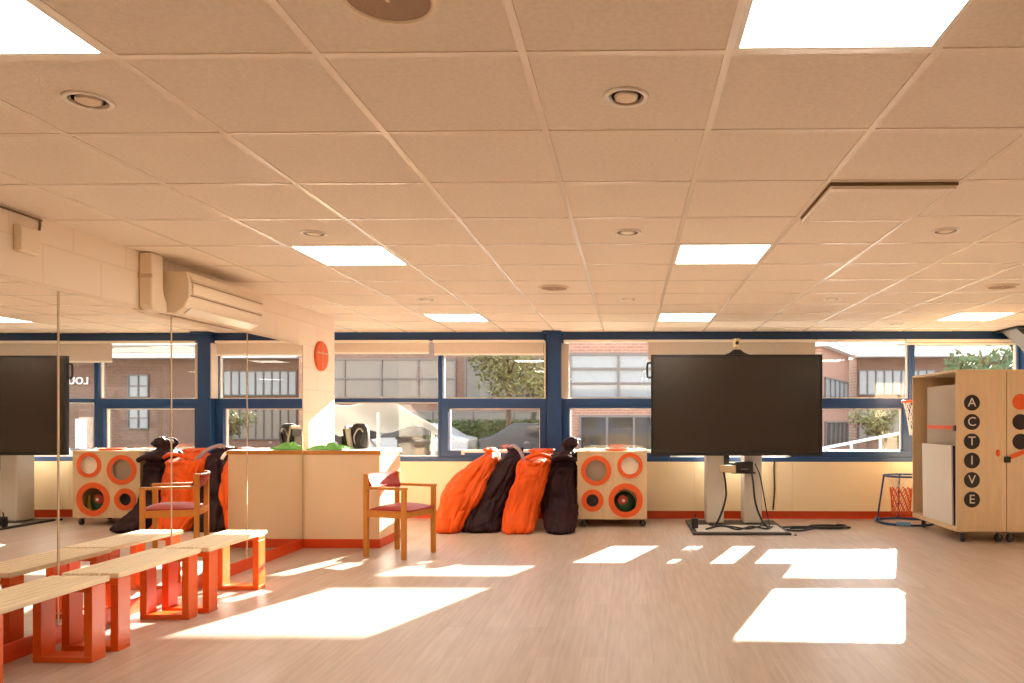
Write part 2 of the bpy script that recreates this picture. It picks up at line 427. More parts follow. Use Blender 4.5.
for (i, j, lab) in [(-2, -1, 'large round ceiling speaker cut by the top edge'), (-2, 6, 'round ceiling speaker far back above the orange bags'), (4, 6, 'round ceiling speaker at the right above the cabinet')]:
    x, y = tile(i, j)
    if proto is None:
        o = thing('ceiling_speaker', lab, 'speaker', (x, y, H), group='round ceiling speakers'); proto = o
        MB().lathe([(.106, .003), (.106, -.004), (.112, -.008), (.124, -.006), (.127, .0), (.127, .003)], n=48).build('rim', 'offwhite', o, smooth=True)
        MB().lathe([(.1055, .003), (.1055, -.003), (.0, -.006)], n=48).build('grille', 'grille', o, smooth=True)
        MB().lathe([(.006, -.004), (.006, -.009), (.0, -.010)], n=12).build('badge', 'offwhite', o, smooth=True)
    else:
        o = copy_tree(proto); o.location = (x, y, H); o['label'] = lab
x, y = tile(1, 2)
o = thing('ceiling_hatch', 'square framed access hatch standing slightly below the ceiling', 'ceiling hatch', (x, y, H))
f = MB(); a, bb = .283, .262
f.box(-a, a, -a, -bb, -.030, -.012); f.box(-a, a, bb, a, -.030, -.012); f.box(-a, -bb, -bb, bb, -.030, -.012); f.box(bb, a, -bb, bb, -.030, -.012)
f.build('frame', 'tbar', o, bevel=.003)
MB().box(-bb, bb, -bb, bb, -.027, -.014).build('panel', 'ceil', o)
MB().box(-.288, .288, -.288, .288, -.0125, .003).build('gap_shade', 'groove', o)  # dark sheet paints the shade in the open gap round the hatch

# ------------------------------------------------------------------ left wall: mirrors and fittings
ys = [1.06, 2.06, 3.06, 4.06, 5.06, 6.05, 7.066]
labs = ['mirror panel outside the view', 'mirror panel outside the view', 'tall mirror panel cut by the left edge of the photo', 'tall mirror panel showing the reflected ring trolley',
        'tall mirror panel below the air conditioner, showing the reflected bags', 'tall mirror panel next to the counter']
proto = None
for k in range(2, 6):
    a, bb = ys[k], ys[k+1]; L = bb-a
    o = thing('wall_mirror', labs[k], 'mirror', (WX+(.002+.008*(a-3.76) if a > 4.5 else (.004 if a > 3.5 else 0)), a, .093), (-.008 if a > 4.5 else -.005) if a > 3.5 else 0, 'mirror panels along the left wall')
    MB().box(-.004, .006, .004, L-.004, 0, 1.822).build('mirror_glass', 'mirror', o)
    MB().box(-.004, .0085, L-.006, L+.004, 0, 1.822).build('edge_strip', 'mirror_edge', o)
# air conditioner
M['louver'] = mat('glossy_louver', '#f8f0e4', .14, spec=.9)
M['acline'] = mat('tan_shadow', '#a88d6e', .7)
o = thing('air_conditioner', 'cream wall mounted air conditioner above the mirrors', 'air conditioner', (WX, 4.91, 1.925))
prof = [(.0005, 0), (.13, -.012), (.19, .03), (.222, .09), (.226, .20), (.205, .265), (.0005, .27)]
MB().prism(prof, 'Y', 0, 1.0).build('casing', 'offwhite', o, bevel=.008)
MB().prism([(.2255, .115), (.235, .12), (.2375, .185), (.229, .195)], 'Y', .03, .97).build('front_panel', 'offwhite', o, bevel=.002)
for z_ in (.108, .199): MB().box(.222, .2285, .02, .98, z_-.004, z_+.004).build('shadow_strip', M['acline'], o)  # solid tan strips colour in the shadow lines along the front panel
MB().prism([(.150, -.004), (.199, .032), (.206, .030), (.156, -.008)], 'Y', .06, .94).build('louver', M['louver'], o)
MB().prism([(.203, .262), (.229, .212), (.232, .214), (.206, .266)], 'Y', .02, .98).build('intake_grille', 'offwhite', o)
o = thing('pipe_trunking', 'cream vertical pipe trunking beside the air conditioner', 'pipe cover', (WX, 4.74, 1.917))
tr = MB(); tr.prism([(0.0, .364), (0, .03), (.02, 0), (.10, -.005), (.17, 0), (.17, .06), (.14, .10), (.125, .15), (.12, .364)], 'X', .0005, .085)
tr.build('cover', 'offwhite', o, bevel=.012)
MB().box(.0005, .09, -.006, .0, .20, .225).build('clip', 'mirror_edge', o)
o = thing('junction_box', 'small cream box on the left wall below the ceiling', 'junction box', (WX, 3.765, 2.07))
MB().box(.0005, .03, 0, .135, 0, .135).build('box', 'offwhite', o, bevel=.006)
MB().box(.028, .036, .006, .129, .006, .129).build('cover_plate', 'offwhite', o, bevel=.004)
cb = MB().tube(spline([(WX+.008, 2.6, H-.012), (WX+.008, 3.3, H-.012), (WX+.008, 3.88, H-.014), (WX+.010, 3.925, H-.02), (WX+.012, 3.92, H-.07)]), .006, 6)
tag(cb.build('cable', 'groove', smooth=True), 'thin brown cable along the top of the left wall', 'cable')
o = thing('wall_disc', 'round orange disc with a pale cross on the white wall', 'wall ornament', (WX, 7.55, 1.855))
RY = Matrix.Rotation(PI/2, 3, 'Y')
MB().lathe([(.15, .0005), (.15, .02), (.143, .028), (0, .028)], n=48, R=RY).build('disc', 'ring', o, smooth=True)
MB().box(.027, .031, -.139, .139, .022, .034).box(.027, .0306, -.003, .003, -.139, .139).build('cross', 'beigebox', o)

# ------------------------------------------------------------------ counter
o = thing('counter', 'cream counter with wood edged top standing against the left wall', 'counter', (0, 0, 0))
cx0, cx1, cy0, cy1 = WX+.003, -2.36, 7.085, 7.72
MB().box(cx0, cx1, cy0, cy1, .085, .885).build('body', 'panel', o)
MB().box(cx0, cx1+.004, cy0-.004, cy1+.004, 0, .085).build('kickboard', 'skirt', o, bevel=.002)
MB().box(cx0, cx1+.012, cy0, cy1+.01, .885, .922).build('countertop', 'white', o)
MB().box(cx0, cx1+.012, cy0-.014, cy0, .885, .922).build('wood_edging', 'beech', o, bevel=.003)
# green cloth
n = 26; vs = []; fs = []
for i in range(n):
    for j in range(n):
        u, v = i/(n-1)-.5, j/(n-1)-.5
        z = .010+.06*max(0, noise.noise(Vector((u*5, v*5, 3.1)))+.45)*(1-4*u*u)**.5*(1-4*v*v)**.5*1.2
        vs.append((u*.36+.02*noise.noise(Vector((u*7, v*7, 0))), v*.30, z))
for i in range(n-1):
    for j in range(n-1): fs.append((i*n+j, (i+1)*n+j, (i+1)*n+j+1, i*n+j+1))
m = MB().add(vs, fs); o = m.build('cloth', 'green', smooth=True, loc=(-2.905, 7.27, .922))
o.modifiers.new('thickness', 'SOLIDIFY').thickness = .006
tag(o, 'crumpled bright green cloth lying on the counter', 'cloth')
# black bag and files
o = thing('bag', 'dark rounded bag standing on the counter by the window', 'bag', (at(360, 7.56), 7.56, .922))
rr = []
for (z, w, d) in [(0, .082, .05), (.02, .09, .058), (.15, .092, .06), (.21, .085, .054), (.245, .06, .036), (.255, .03, .015)]:
    rr.append([Vector((w*math.copysign(abs(math.cos(a))**.6, math.cos(a)), d*math.copysign(abs(math.sin(a))**.6, math.sin(a)), z)) for a in [2*PI*q/24 for q in range(24)]])
MB().loft(rr).build('body', 'rubber', o, smooth=True)
MB().tube(spline([(-.03, -.056, .05), (-.035, -.075, .12), (0, -.078, .19), (.03, -.07, .2), (.05, -.055, .17)]), .009, 8).build('strap', 'steel', o, smooth=True)
MB().tube(spline([(.02, -.062, .03), (.03, -.075, .1), (.045, -.07, .15)]), .008, 8).build('strap', 'dark', o, smooth=True)
for k, (px, h, t, lab, mm) in enumerate([(346.5, .13, .05, 'low dark folder leaning at the left end of the folders on the counter', 'rubber'), (350.0, .20, .10, 'dark folder in the middle of the upright folders on the counter', 'dark'), (353.2, .235, .16, 'tall pale folder standing next to the dark bag', 'felt')]):
    x = at(px, 7.52)
    o = thing('folder', lab, 'folder', (x, 7.50, .922), group='upright folders on the counter')
    R = Matrix.Rotation(-t, 4, 'Y')
    MB().box(-.009, .009, -.10, .10, .002, h, R=R).build('cover', mm, o, bevel=.002)
    MB().box(-.006, .006, -.097, .101, .005, h-.004, R=R).build('pages', 'paper', o)

# ------------------------------------------------------------------ armchair
def quad_post(p0, p1, w, d, ang):
    m = MB(); R = Matrix.Rotation(ang, 3, 'Z'); rings = []
    for p in (p0, p1): rings.append([Vector(p)+R @ Vector((sx_*w/2, sy_*d/2, 0)) for sx_, sy_ in ((-1,-1),(1,-1),(1,1),(-1,1))])
    return m.loft(rings)
CB1, CF1, CF2, CB2 = Vector((-2.335, 6.63)), Vector((-1.957, 6.49)), Vector((-1.795, 6.90)), Vector((-2.175, 7.03))
cc = (CB1+CF1+CF2+CB2)/4
ang = math.atan2((CF1-CB1).y, (CF1-CB1).x)
o = thing('armchair', 'wooden armchair with red vinyl seat beside the counter', 'chair', (cc.x, cc.y, 0), ang)
# local frame: +x is the front, y across
D, Wd = (CF1-CB1).length/2, (CB2-CB1).length/2
for (x, y, h, tl) in ((-D, -Wd, .735, -.03), (-D, Wd, .735, -.03), (D, -Wd, .60, 0), (D, Wd, .60, 0)):
    quad_post((x, y, 0), (x+tl*0, y, h), .042, .034, 0).build('leg', 'beech', o, bevel=.005)
for y in (-Wd, Wd):
    MB().box(-D+.02, D+.026, y-.024, y+.024, .60, .625).build('armrest', 'beech', o, bevel=.007)
    MB().box(-D+.02, D-.02, y-.012, y+.012, .355, .415).build('side_rail', 'beech', o, bevel=.003)
for x in (-D, D):
    MB().box(x-.012, x+.012, -Wd+.016, Wd-.016, .355, .415).build('cross_rail', 'beech', o, bevel=.003)
def pad(x0, x1, y0, y1, z0, z1, crown, n=14):
    vs = []; fs = []
    for side in (1, 0):
        for i in range(n):
            for j in range(n):
                u, v = i/(n-1), j/(n-1); e = (1-(2*u-1)**6)*(1-(2*v-1)**6)
                z = z1-.02+(.02+crown*(1-(2*u-1)**2)*(1-(2*v-1)**2))*e if side else z0
                vs.append((x0+(x1-x0)*u, y0+(y1-y0)*v, z))
    for i in range(n-1):
        for j in range(n-1):
            a = i*n+j; fs.append((a, a+n, a+n+1, a+1)); q = n*n+a; fs.append((q, q+1, q+n+1, q+n))
    edge = [i*n for i in range(n)]+[(n-1)*n+j for j in range(1, n)]+[i*n+n-1 for i in range(n-2, -1, -1)]+[j for j in range(n-2, 0, -1)]
    for k in range(len(edge)):
        a, b_ = edge[k], edge[(k+1) % len(edge)]; fs.append((a, b_, b_+n*n, a+n*n))
    return MB().add(vs, fs)
pad(-D+.025, D+.03, -Wd+.02, Wd-.02, .412, .445, .02).build('seat', 'vinyl', o, smooth=True)
rr = []
for k in range(13):
    y = -Wd+.018+(2*Wd-.036)*k/12; bow = -.03*math.sin(PI*k/12)
    rr.append([Vector((-D+bow+.022*math.cos(a)+.012-.036*math.copysign(abs(math.sin(a))**.7, math.sin(a)), y, .662+.070*math.copysign(abs(math.sin(a))**.7, math.sin(a)))) for a in [2*PI*q/16 for q in range(16)]])
MB().loft(rr).build('backrest', 'vinyl', o, smooth=True)

# ------------------------------------------------------------------ benches
def make_bench():
    o = thing('bench', '', 'bench', group='slatted benches along the mirror wall')
    L = .76; w = .15
    n = 6; sw = .31/n
    for k in range(n):
        x0 = -.155+k*sw
        MB().box(x0+.0025, x0+sw-.0025, 0, L, .382, .412).build('seat_slat', 'slat', o, bevel=.008, segs=3)
    for y0 in (.0, L-.13):
        f = MB(); t = .03
        f.box(-w, w, y0, y0+.10, 0, t); f.box(-w, -w+t+.012, y0, y0+.10, t, .352); f.box(w-t-.012, w, y0, y0+.10, t, .352); f.box(-w, w, y0, y0+.10, .352, .382)
        f.build('leg_frame', 'orange', o, bevel=.003)
    return o
bn = make_bench(); bn.location = (-2.83, 3.085, 0); bn['label'] = 'slatted bench with orange frame nearest the camera, cut by the left edge'
for y, lab in ((3.90, 'middle slatted bench with orange frame along the mirrors'), (4.69, 'far slatted bench with orange frame, end nearest the counter')):
    c2 = copy_tree(bn); c2.location = (-2.825 if y < 4 else -2.79, y, 0); c2['label'] = lab

# ------------------------------------------------------------------ fabric sacks
def sack(spec, seed, fold=.085, n=110):
    # spec rows: (px_left, px_right, z, Y, depth)
    keys = []
    for (pl, pr, z, Y, d) in spec:
        xl, xr = at(pl, Y), at(pr, Y); keys.append(((xl+xr)/2, Y, z, (xr-xl)/2, d))
    pts = []
    for i in range(len(keys)-1):
        for q in range(11):
            t = q/11; k = [keys[max(i-1, 0)], keys[i], keys[i+1], keys[min(i+2, len(keys)-1)]]
            pts.append([.5*(2*k[1][c]+(k[2][c]-k[0][c])*t+(2*k[0][c]-5*k[1][c]+4*k[2][c]-k[3][c])*t*t+(3*k[1][c]-k[0][c]-3*k[2][c]+k[3][c])*t**3) for c in range(5)])
    pts.append(list(keys[-1])); rings = []
    N = len(pts)
    for i, (x, y, z, rx, ry) in enumerate(pts):
        q = []
        for j in range(n):
            a = 2*PI*j/n; ca, sa = math.cos(a), math.sin(a)
            top = i/(N-1)
            P = Vector((rx*ca*1.15, ry*sa*1.15, z*.30))
            Q = Vector((x+rx*ca, y+ry*sa, z*.8))
            rid = lambda p_, o_: 1-abs(2*noise.noise(p_+Vector((seed*3.1+o_, seed, o_))))
            f = 1+fold*1.0*noise.noise(Q*3.0+Vector((seed, 0, seed)))-fold*max(0, rid(P*5.5, 0)-.45)**1.3*3.2-fold*max(0, rid(P*11, 5.0)-.55)**1.2*1.7-fold*max(0, rid(Q*5.0, 9.0)-.7)*2.0+fold*1.4*math.sin(8*a+seed+z*4)*top**4
            px_ = math.copysign(abs(ca)**.82, ca); py_ = math.copysign(abs(sa)**.82, sa)
            q.append(Vector((x+rx*f*px_, min(y+ry*f*py_, 9.16), max(0.0, z+.012*noise.noise(Vector((a*2, z*5, seed)))*(1 if i > 0 else 0)))))
        rings.append(q)
    return MB().loft(rings)
def sack_thing(name_label, spec, seed, m, fold=.085):
    me = sack(spec, seed, fold); o = me.build('body', m, smooth=True)
    b0 = spec[0]; base = Vector((at((b0[0]+b0[1])/2, b0[3]), b0[3], 0))
    t = thing('fabric_sack', name_label, 'bag', base, group='tall fabric sacks leaning under the window')
    for v in o.data.vertices: v.co -= base
    o.parent = t
    return t, base
s1, B1 = sack_thing('leftmost orange fabric sack leaning under the window', [(437, 463, 0, 8.18, .20), (435, 467, .05, 8.19, .25), (438, 475, .20, 8.30, .29), (441, 486, .36, 8.38, .31), (450, 493, .52, 8.50, .31), (466, 498, .68, 8.62, .29), (480, 499, .78, 8.70, .22), (486, 496, .83, 8.76, .12), (484, 497, .865, 8.78, .13), (487, 495, .885, 8.80, .08)], 1.3, 'bag_o')
s2, B2 = sack_thing('dark plum fabric sack between the two orange ones', [(464, 502, 0, 8.20, .19), (461, 504, .05, 8.21, .23), (468, 508, .22, 8.38, .27), (477, 514, .40, 8.52, .29), (488, 519, .57, 8.64, .29), (498, 523, .72, 8.74, .26), (503, 526, .79, 8.80, .20), (507, 523, .84, 8.84, .13), (506, 524, .88, 8.86, .11), (510, 521, .895, 8.87, .05)], 4.1, 'bag_d')
s3, B3 = sack_thing('orange fabric sack between the two dark ones', [(503, 532, 0, 8.12, .19), (501, 536, .05, 8.14, .24), (504, 540, .22, 8.34, .28), (508, 546, .40, 8.44, .30), (514, 550, .56, 8.54, .31), (516, 553, .69, 8.64, .33), (519, 556, .745, 8.68, .34), (526, 553, .79, 8.74, .24), (532, 553, .83, 8.78, .15), (529, 555, .86, 8.80, .13), (535, 550, .875, 8.80, .06)], 7.7, 'bag_o', .095)
s4, B4 = sack_thing('dark plum fabric sack leaning on the ring trolley', [(550, 570, 0, 8.10, .18), (544, 577, .04, 8.13, .23), (542, 578, .14, 8.34, .28), (541, 578, .28, 8.52, .22), (541, 578, .45, 8.60, .24), (545, 578, .58, 8.63, .24), (549, 578.5, .66, 8.63, .24), (554, 577, .725, 8.66, .18), (550, 579, .78, 8.66, .21), (556, 579, .84, 8.70, .19), (562, 575, .875, 8.74, .10), (561, 580, .93, 8.76, .13), (564, 580, .98, 8.78, .10), (570, 576, 1.01, 8.78, .03)], 2.6, 'bag_d', .09)
def strap(t, base, pts, r, m):
    MB().tube([p-base for p in spline(pts)], r, 8).build('strap', m, t, smooth=True)
def fl(px, Y, z): return Vector((at(px, Y), Y, z))
strap(s2, B2, [fl(510, 8.76, .89), fl(514, 8.72, .91), fl(519, 8.62, .87), fl(523, 8.54, .79), fl(526, 8.50, .72)], .022, 'lilac')
strap(s3, B3, [fl(526, 8.42, .77), fl(533, 8.40, .81), fl(543, 8.42, .82), fl(551, 8.46, .78)], .022, 'bag_o')
strap(s4, B4, [fl(552, 8.44, .76), fl(559, 8.42, .79), fl(568, 8.42, .79), fl(576, 8.44, .75)], .03, 'bag_d')
strap(s1, B1, [fl(494, 8.66, .86), fl(498, 8.58, .83), fl(500, 8.54, .76)], .018, 'white')

# ------------------------------------------------------------------ ring trolley
tx, ty = -.197, 8.79; hw = .392; y0, y1 = -.30, .30; zb, zt = .092, .860
o = thing('ring_trolley', 'plywood box trolley with four orange rings, below the window', 'trolley', (tx, ty, 0))
Z = lambda py: 1.215-(py-419.6)*8.50/753.7
rings4 = [(596.2, 470.6, .171, .122), (630, 465.7, .144, .103), (592.5, 500.5, .126, .074), (625.7, 500.4, .194, .135)]
def plate_with_holes(x0, x1, z0, z1, holes, ya, yb, n=40):
    bm = bmesh.new()
    loops = [[(x0, z0), (x1, z0), (x1, z1), (x0, z1)]]+[[(cx+r*math.cos(2*PI*k/n), cz+r*math.sin(2*PI*k/n)) for k in range(n)] for cx, cz, r in holes]
    es = []
    for lp_ in loops:
        vv = [bm.verts.new((a, ya, b_)) for a, b_ in lp_]
        es += [bm.edges.new((vv[k], vv[(k+1) % len(vv)])) for k in range(len(vv))]
    bmesh.ops.triangle_fill(bm, edges=es, use_beauty=True, use_dissolve=False)
    # drop triangles that fell inside a hole
    kill = [f for f in bm.faces if any((f.calc_center_median().x-cx)**2+(f.calc_center_median().z-cz)**2 < (r*.97)**2 for cx, cz, r in holes)]
    bmesh.ops.delete(bm, geom=kill, context='FACES_ONLY')
    ret = bmesh.ops.extrude_face_region(bm, geom=list(bm.faces))
    for v in [e for e in ret['geom'] if isinstance(e, bmesh.types.BMVert)]: v.co.y = yb
    bm.verts.index_update()
    m = MB(); m.add([v.co.copy() for v in bm.verts], [[v.index for v in f.verts] for f in bm.faces]); bm.free(); return m
holes = [(at(px, 8.49)-tx, Z(py), ri) for px, py, ro, ri in rings4]
plate_with_holes(-hw, hw, zb, zt-.016, holes, y0, y0+.018).build('front_panel', 'ply', o)
b_ = MB()
b_.box(-hw, -hw+.018, y0+.018, y1-.018, zb+.018, zt-.016); b_.box(hw-.018, hw, y0+.018, y1-.018, zb+.018, zt-.016)
b_.box(-hw, hw, y0+.018, y1, zb, zb+.018); b_.box(-hw, -.018, y1-.018, y1, zb+.018, .487); b_.box(-hw, -.018, y1-.018, y1, .487, zt-.016)
b_.box(-hw+.018, hw-.018, y0+.018, y1-.018, .475, .487); b_.box(-.03, -.018, y0+.018, y1-.018, zb+.018, .475); b_.box(-.03, -.018, y0+.018, y1-.018, .487, zt-.016)
b_.build('carcass', 'ply', o)
MB().box(-hw-.006, hw+.006, y0-.006, y1+.006, zt-.016, zt).build('top_panel', 'plyedge', o, bevel=.002)
for (px, py, ro, ri), (hx, hz, r) in zip(rings4, holes):
    MB().ring((hx, y0-.0005, hz), ri-.004, ro, .008, R=RX).build('ring', 'ring', o)
# what backs the round holes
MB().box(-.016, hw-.02, y0+.035, y0+.041, .49, zt-.02).build('lit_backing', 'paper', o)  # added pale panel, set forward so the hole looks like a lit interior
MB().box(-hw+.02, -.032, y0+.06, y0+.066, .50, zt-.03).build('grey_insert', 'felt', o)
hx, hz, r = holes[2]
MB().lathe([(r+.01, -.0), (r+.008, -.03), (r*.5, -.035), (0, -.036)], c=(hx, y0+.0185, hz), n=32, R=RX).build('black_sleeve', 'dark', o, smooth=True)
def caster(parent, x, y, r=.036, rz=0, top=.10):
    c_ = MB().box(x-.025, x+.025, y-.025, y+.025, top-.006, top)
    c_.tube([(x, y, top-.006), (x, y, top-.02)], .012, 10)
    off = Vector((math.cos(rz), math.sin(rz), 0))*.015
    pr = Vector((-math.sin(rz), math.cos(rz), 0))
    for sgn in (-1, 1):
        a = Vector((x, y, top-.02))+pr*.021*sgn
        c_.tube([a, Vector((x, y, r))+off+pr*.021*sgn], .006, 6)
    f_ = c_.build('caster', 'steel', parent, smooth=True)
    w_ = MB(); cpt = Vector((x, y, r))+off
    R = Matrix.Rotation(rz, 3, 'Z') @ Matrix.Rotation(PI/2, 3, 'X')
    w_.lathe([(.004, -.016), (r*.55, -.016), (r*.6, -.013), (r*.8, -.013), (r-.003, -.016), (r, -.011), (r, .011), (r-.003, .016), (r*.8, .013), (r*.6, .013), (r*.55, .016), (.004, .016)], c=cpt, n=24, R=R)
    w_.build('wheel', 'rubber', f_, smooth=True)
for x in (-hw+.06, hw-.06):
    for y in (y0+.07, y1-.07): caster(o, x, y, rz=.4)
# what stands in and on it
th = thing('toy_ball', 'dark green ball inside the lower right ring of the trolley', 'toy', (tx+holes[3][0]-.02, ty-.13, .118+.135))
MB().lathe([(.135*math.sin(PI*k/16), -.135*math.cos(PI*k/16)) for k in range(17)], n=28).build('shell', 'toy_g', th, smooth=True)
MB().lathe([(.06, -.004), (.06, .0), (.05, .012), (0, .016)], c=(-.015, -.122, .05), n=24, R=RX).build('patch', 'toy_r', th, smooth=True)
MB().lathe([(.018, 0), (.015, .004), (0, .006)], c=(-.005, -.138, .045), n=20, R=RX).build('patch', 'matwhite', th, smooth=True)
th = thing('toy_cone', 'small yellow toy cone beside the green ball inside the trolley', 'toy', (tx+holes[3][0]+.15, ty-.2+.05, .118))
MB().lathe([(.055, 0), (.055, .01), (.04, .012), (.012, .22), (0, .222)], n=24).build('cone', 'toy_y', th, smooth=True)
th = thing('hoop_toy', 'thin orange hoop lying on top of the ring trolley', 'hoop', (tx+.05, ty-.12, zt))
MB().tube([(.13*math.cos(2*PI*k/36), .13*math.sin(2*PI*k/36), .012) for k in range(36)], .012, 8, closed=True).build('tube', 'ring', th, smooth=True)
for k, (dx, dy, rz, lab) in enumerate([(-.25, -.1, .4, 'crumpled white paper at the left end of the trolley top'), (.22, .02, -.3, 'white paper lying at the right end of the trolley top')]):
    n = 10; vs = []; fs = []
    for i in range(n):
        for j in range(n):
            u, v = i/(n-1)-.5, j/(n-1)-.5
            vs.append((u*.21, v*.29, .004+.03*abs(noise.noise(Vector((u*4+k*5, v*4, 1))))))
    for i in range(n-1):
        for j in range(n-1): fs.append((i*n+j, (i+1)*n+j, (i+1)*n+j+1, i*n+j+1))
    q = MB().add(vs, fs).build('paper_sheet', 'paper', smooth=True, loc=(tx+dx, ty+dy, zt)); q.rotation_euler = (0, 0, rz)
    q.modifiers.new('thickness', 'SOLIDIFY').thickness = .002
    tag(q, lab, 'paper', 'papers on the trolley')

# ------------------------------------------------------------------ big screen on stand
sxm = 1.197; YS = 8.46
o = thing('display_screen', 'large dark flat screen on a silver floor stand before the windows', 'television', (sxm, YS, 0))
hw2 = .957; z0, z1 = .809, 1.943
f = MB(); e = .022
f.box(-hw2, hw2, -.012, .04, z0, z0+.045); f.box(-hw2, hw2, -.012, .04, z1-e, z1)
f.box(-hw2, -hw2+e, -.012, .04, z0+.045, z1-e); f.box(hw2-e, hw2, -.012, .04, z0+.045, z1-e)
f.build('bezel', 'dark', o, bevel=.004)
MB().box(-hw2+e, hw2-e, -.004, .004, z0+.045, z1-e).build('screen', 'screen', o)
MB().box(-hw2+.01, hw2-.01, .030, .038, z0+.02, z1-.01).build('back_plate', 'dark', o)
MB().box(-hw2+.16, hw2-.16, .035, .085, z0+.10, z1-.10).build('rear_cover', 'dark', o, bevel=.01)
for sg in (-1, 1):
    MB().tube(spline([(sg*(hw2-.005), .03, 1.69), (sg*(hw2+.035), .03, 1.695), (sg*(hw2+.042), .03, 1.77), (sg*(hw2+.035), .03, 1.845), (sg*(hw2-.005), .03, 1.85)]), .012, 8).build('handle', 'dark', o, smooth=True) if sg < 0 else None
MB().box(-.40, .40, .085, .16, 1.0, 1.6).build('wall_bracket', 'dark', o, bevel=.005)
for (pa, pb) in ((706.5, 724), (744, 762)):
    xa, xb = at(pa, 8.63)-sxm, at(pb, 8.63)-sxm
    MB().box(xa, xb, .165, .44, .028, 1.35).build('column', 'silver', o, bevel=.018, segs=3)
bx0, bx1 = .665-sxm, 1.70-sxm
MB().box(bx0, bx1, 7.93-YS, 8.95-YS, .0, .024).build('base_plate', 'rubber', o, bevel=.006)
MB().box(bx0+.05, bx1-.05, 8.0-YS, 8.5-YS, .0245, .030).build('base_cover', 'silver', o, bevel=.002)
MB().box(at(732, 8.5)-sxm, at(756, 8.5)-sxm, .06, .165, .605, .62).build('shelf', 'dark', o, bevel=.002)
for pc in (727, 748.5): MB().box(at(pc, 8.6)-sxm-.03, at(pc, 8.6)-sxm+.03, .168, .19, .62, 1.0).build('cross_bar', 'dark', o)
MB().box(at(722, 8.6)-sxm, at(746, 8.6)-sxm, .19, .21, .66, .72).build('cross_bar', 'dark', o)
zz = .6205
t = thing('media_box', 'black media box on the shelf under the big screen', 'electronic device', (at(744.8, 8.52), 8.575, zz))
MB().box(-.095, .095, -.05, .05, 0, .115).build('case', 'dark', t, bevel=.004)
MB().box(-.04, .04, -.052, -.049, .03, .04).build('slot', 'steel', t)
# power box hangs at the left column
t = thing('power_box', 'small beige box fixed between the stand columns under the screen', 'electronic device', (at(728, 8.40), 8.43, .62))
MB().box(-.085, .085, -.03, .03, 0, .085).build('case', 'beigebox', t, bevel=.004)
MB().box(-.03, .03, .03, .135, .02, .06).build('mounting_tab', 'steel', t)
# camera on top
t = thing('conference_camera', 'small camera on a black clamp on top of the big screen', 'camera', (sxm+.005, YS+.03, z1))
MB().prism([(-.135, .0), (.135, .0), (.08, .022), (.035, .055), (-.035, .055), (-.08, .022)], 'Y', -.05, .05).build('clamp', 'dark', t, bevel=.004)
MB().lathe([(.018, .05), (.018, .075), (.038, .08), (.04, .17), (.034, .18), (0, .181)], n=28).build('body', 'beigebox', t, smooth=True)
MB().lathe([(.02, 0), (.02, .008), (0, .009)], c=(0, -.036, .13), n=20, R=RX).build('lens', 'dark', t, smooth=True)

def cable(pts, label, r=.0075, m='dark', loops=None):
    o = MB().tube(spline(pts, 10), r, 7).build('cable', m, smooth=True)
    tag(o, label, 'cable', 'black cables around the screen stand'); return o
cable([(at(724, 8.4), 8.40, .63), (at(725.5, 8.38), 8.38, .5), (at(726, 8.36), 8.36, .36), (at(722, 8.33), 8.33, .2), (at(716, 8.3), 8.30, .06), (at(712, 8.25), 8.25, .04)], 'thick black cable hanging along the left column of the screen stand', .012)
cable([(at(752, 8.42), 8.46, .64), (at(753, 8.42), 8.40, .5), (at(755, 8.4), 8.38, .3), (at(761, 8.35), 8.34, .12), (at(768, 8.2), 8.2, .042)], 'black cable hanging down the right column of the screen stand', .011)
cable([(at(756, 8.42), 8.48, .72), (at(760, 8.4), 8.42, .6), (at(764, 8.36), 8.40, .4), (at(768, 8.3), 8.33, .15), (at(770, 8.2), 8.2, .045)], 'thin black cable slanting out beside the right column', .007)
cable([(at(706, 8.1), 8.10, .04), (at(722, 8.2), 8.2, .06), (at(738, 8.05), 8.05, .045), (at(752, 8.2), 8.2, .055), (at(766, 8.1), 8.1, .045), (at(772, 8.22), 8.22, .05)], 'black cable snaking across the stand base', .01)
cable([(at(709, 8.35), 8.35, .05), (at(730, 8.3), 8.30, .042), (at(748, 8.12), 8.12, .042), (at(764, 8.3), 8.3, .06)], 'second black cable looped over the stand base behind the first', .009)
cable([(at(764, 8.25), 8.25, .06), (at(778, 8.35), 8.35, .012), (at(796, 8.2), 8.2, .012), (at(808, 8.3), 8.3, .012), (at(815, 8.45), 8.45, .012), (at(800, 8.5), 8.5, .012), (at(781, 8.45), 8.45, .012)], 'black cable looped on the floor right of the stand base', .011)
lo = [(at(828, 8.42)+.20*math.cos(t_)*(1+.06*math.sin(3*t_)), 8.42+.12*math.sin(t_), .013+.004*q) for q, t_ in enumerate([k*.5 for k in range(28)]) for _ in (0,)]
lo = [(x, y, .013+.022*(i_/len(lo))) for i_, (x, y, z) in enumerate(lo)]
cable([(at(790, 8.4), 8.4, .012)]+lo, 'coiled end of black cable on the floor between stand and cabinet', .011)
cable([(at(774.5, 9.19), 9.19, .72), (at(774, 9.2), 9.197, .6), (at(774.5, 9.2), 9.199, .35), (at(773, 9.2), 9.199, .12)], 'black cable hanging down the cream wall right of the stand', .009)
t = thing('power_adapter', 'small black adapter standing on the left end of the stand base', 'adapter', (at(695, 8.25), 8.25, .0245))
MB().box(-.035, .035, -.025, .025, 0, .115).build('case', 'dark', t, bevel=.012)
MB().tube([(0, 0, .11), (0, 0, .14), (.01, 0, .16)], .008, 8).build('plug', 'dark', t, smooth=True)
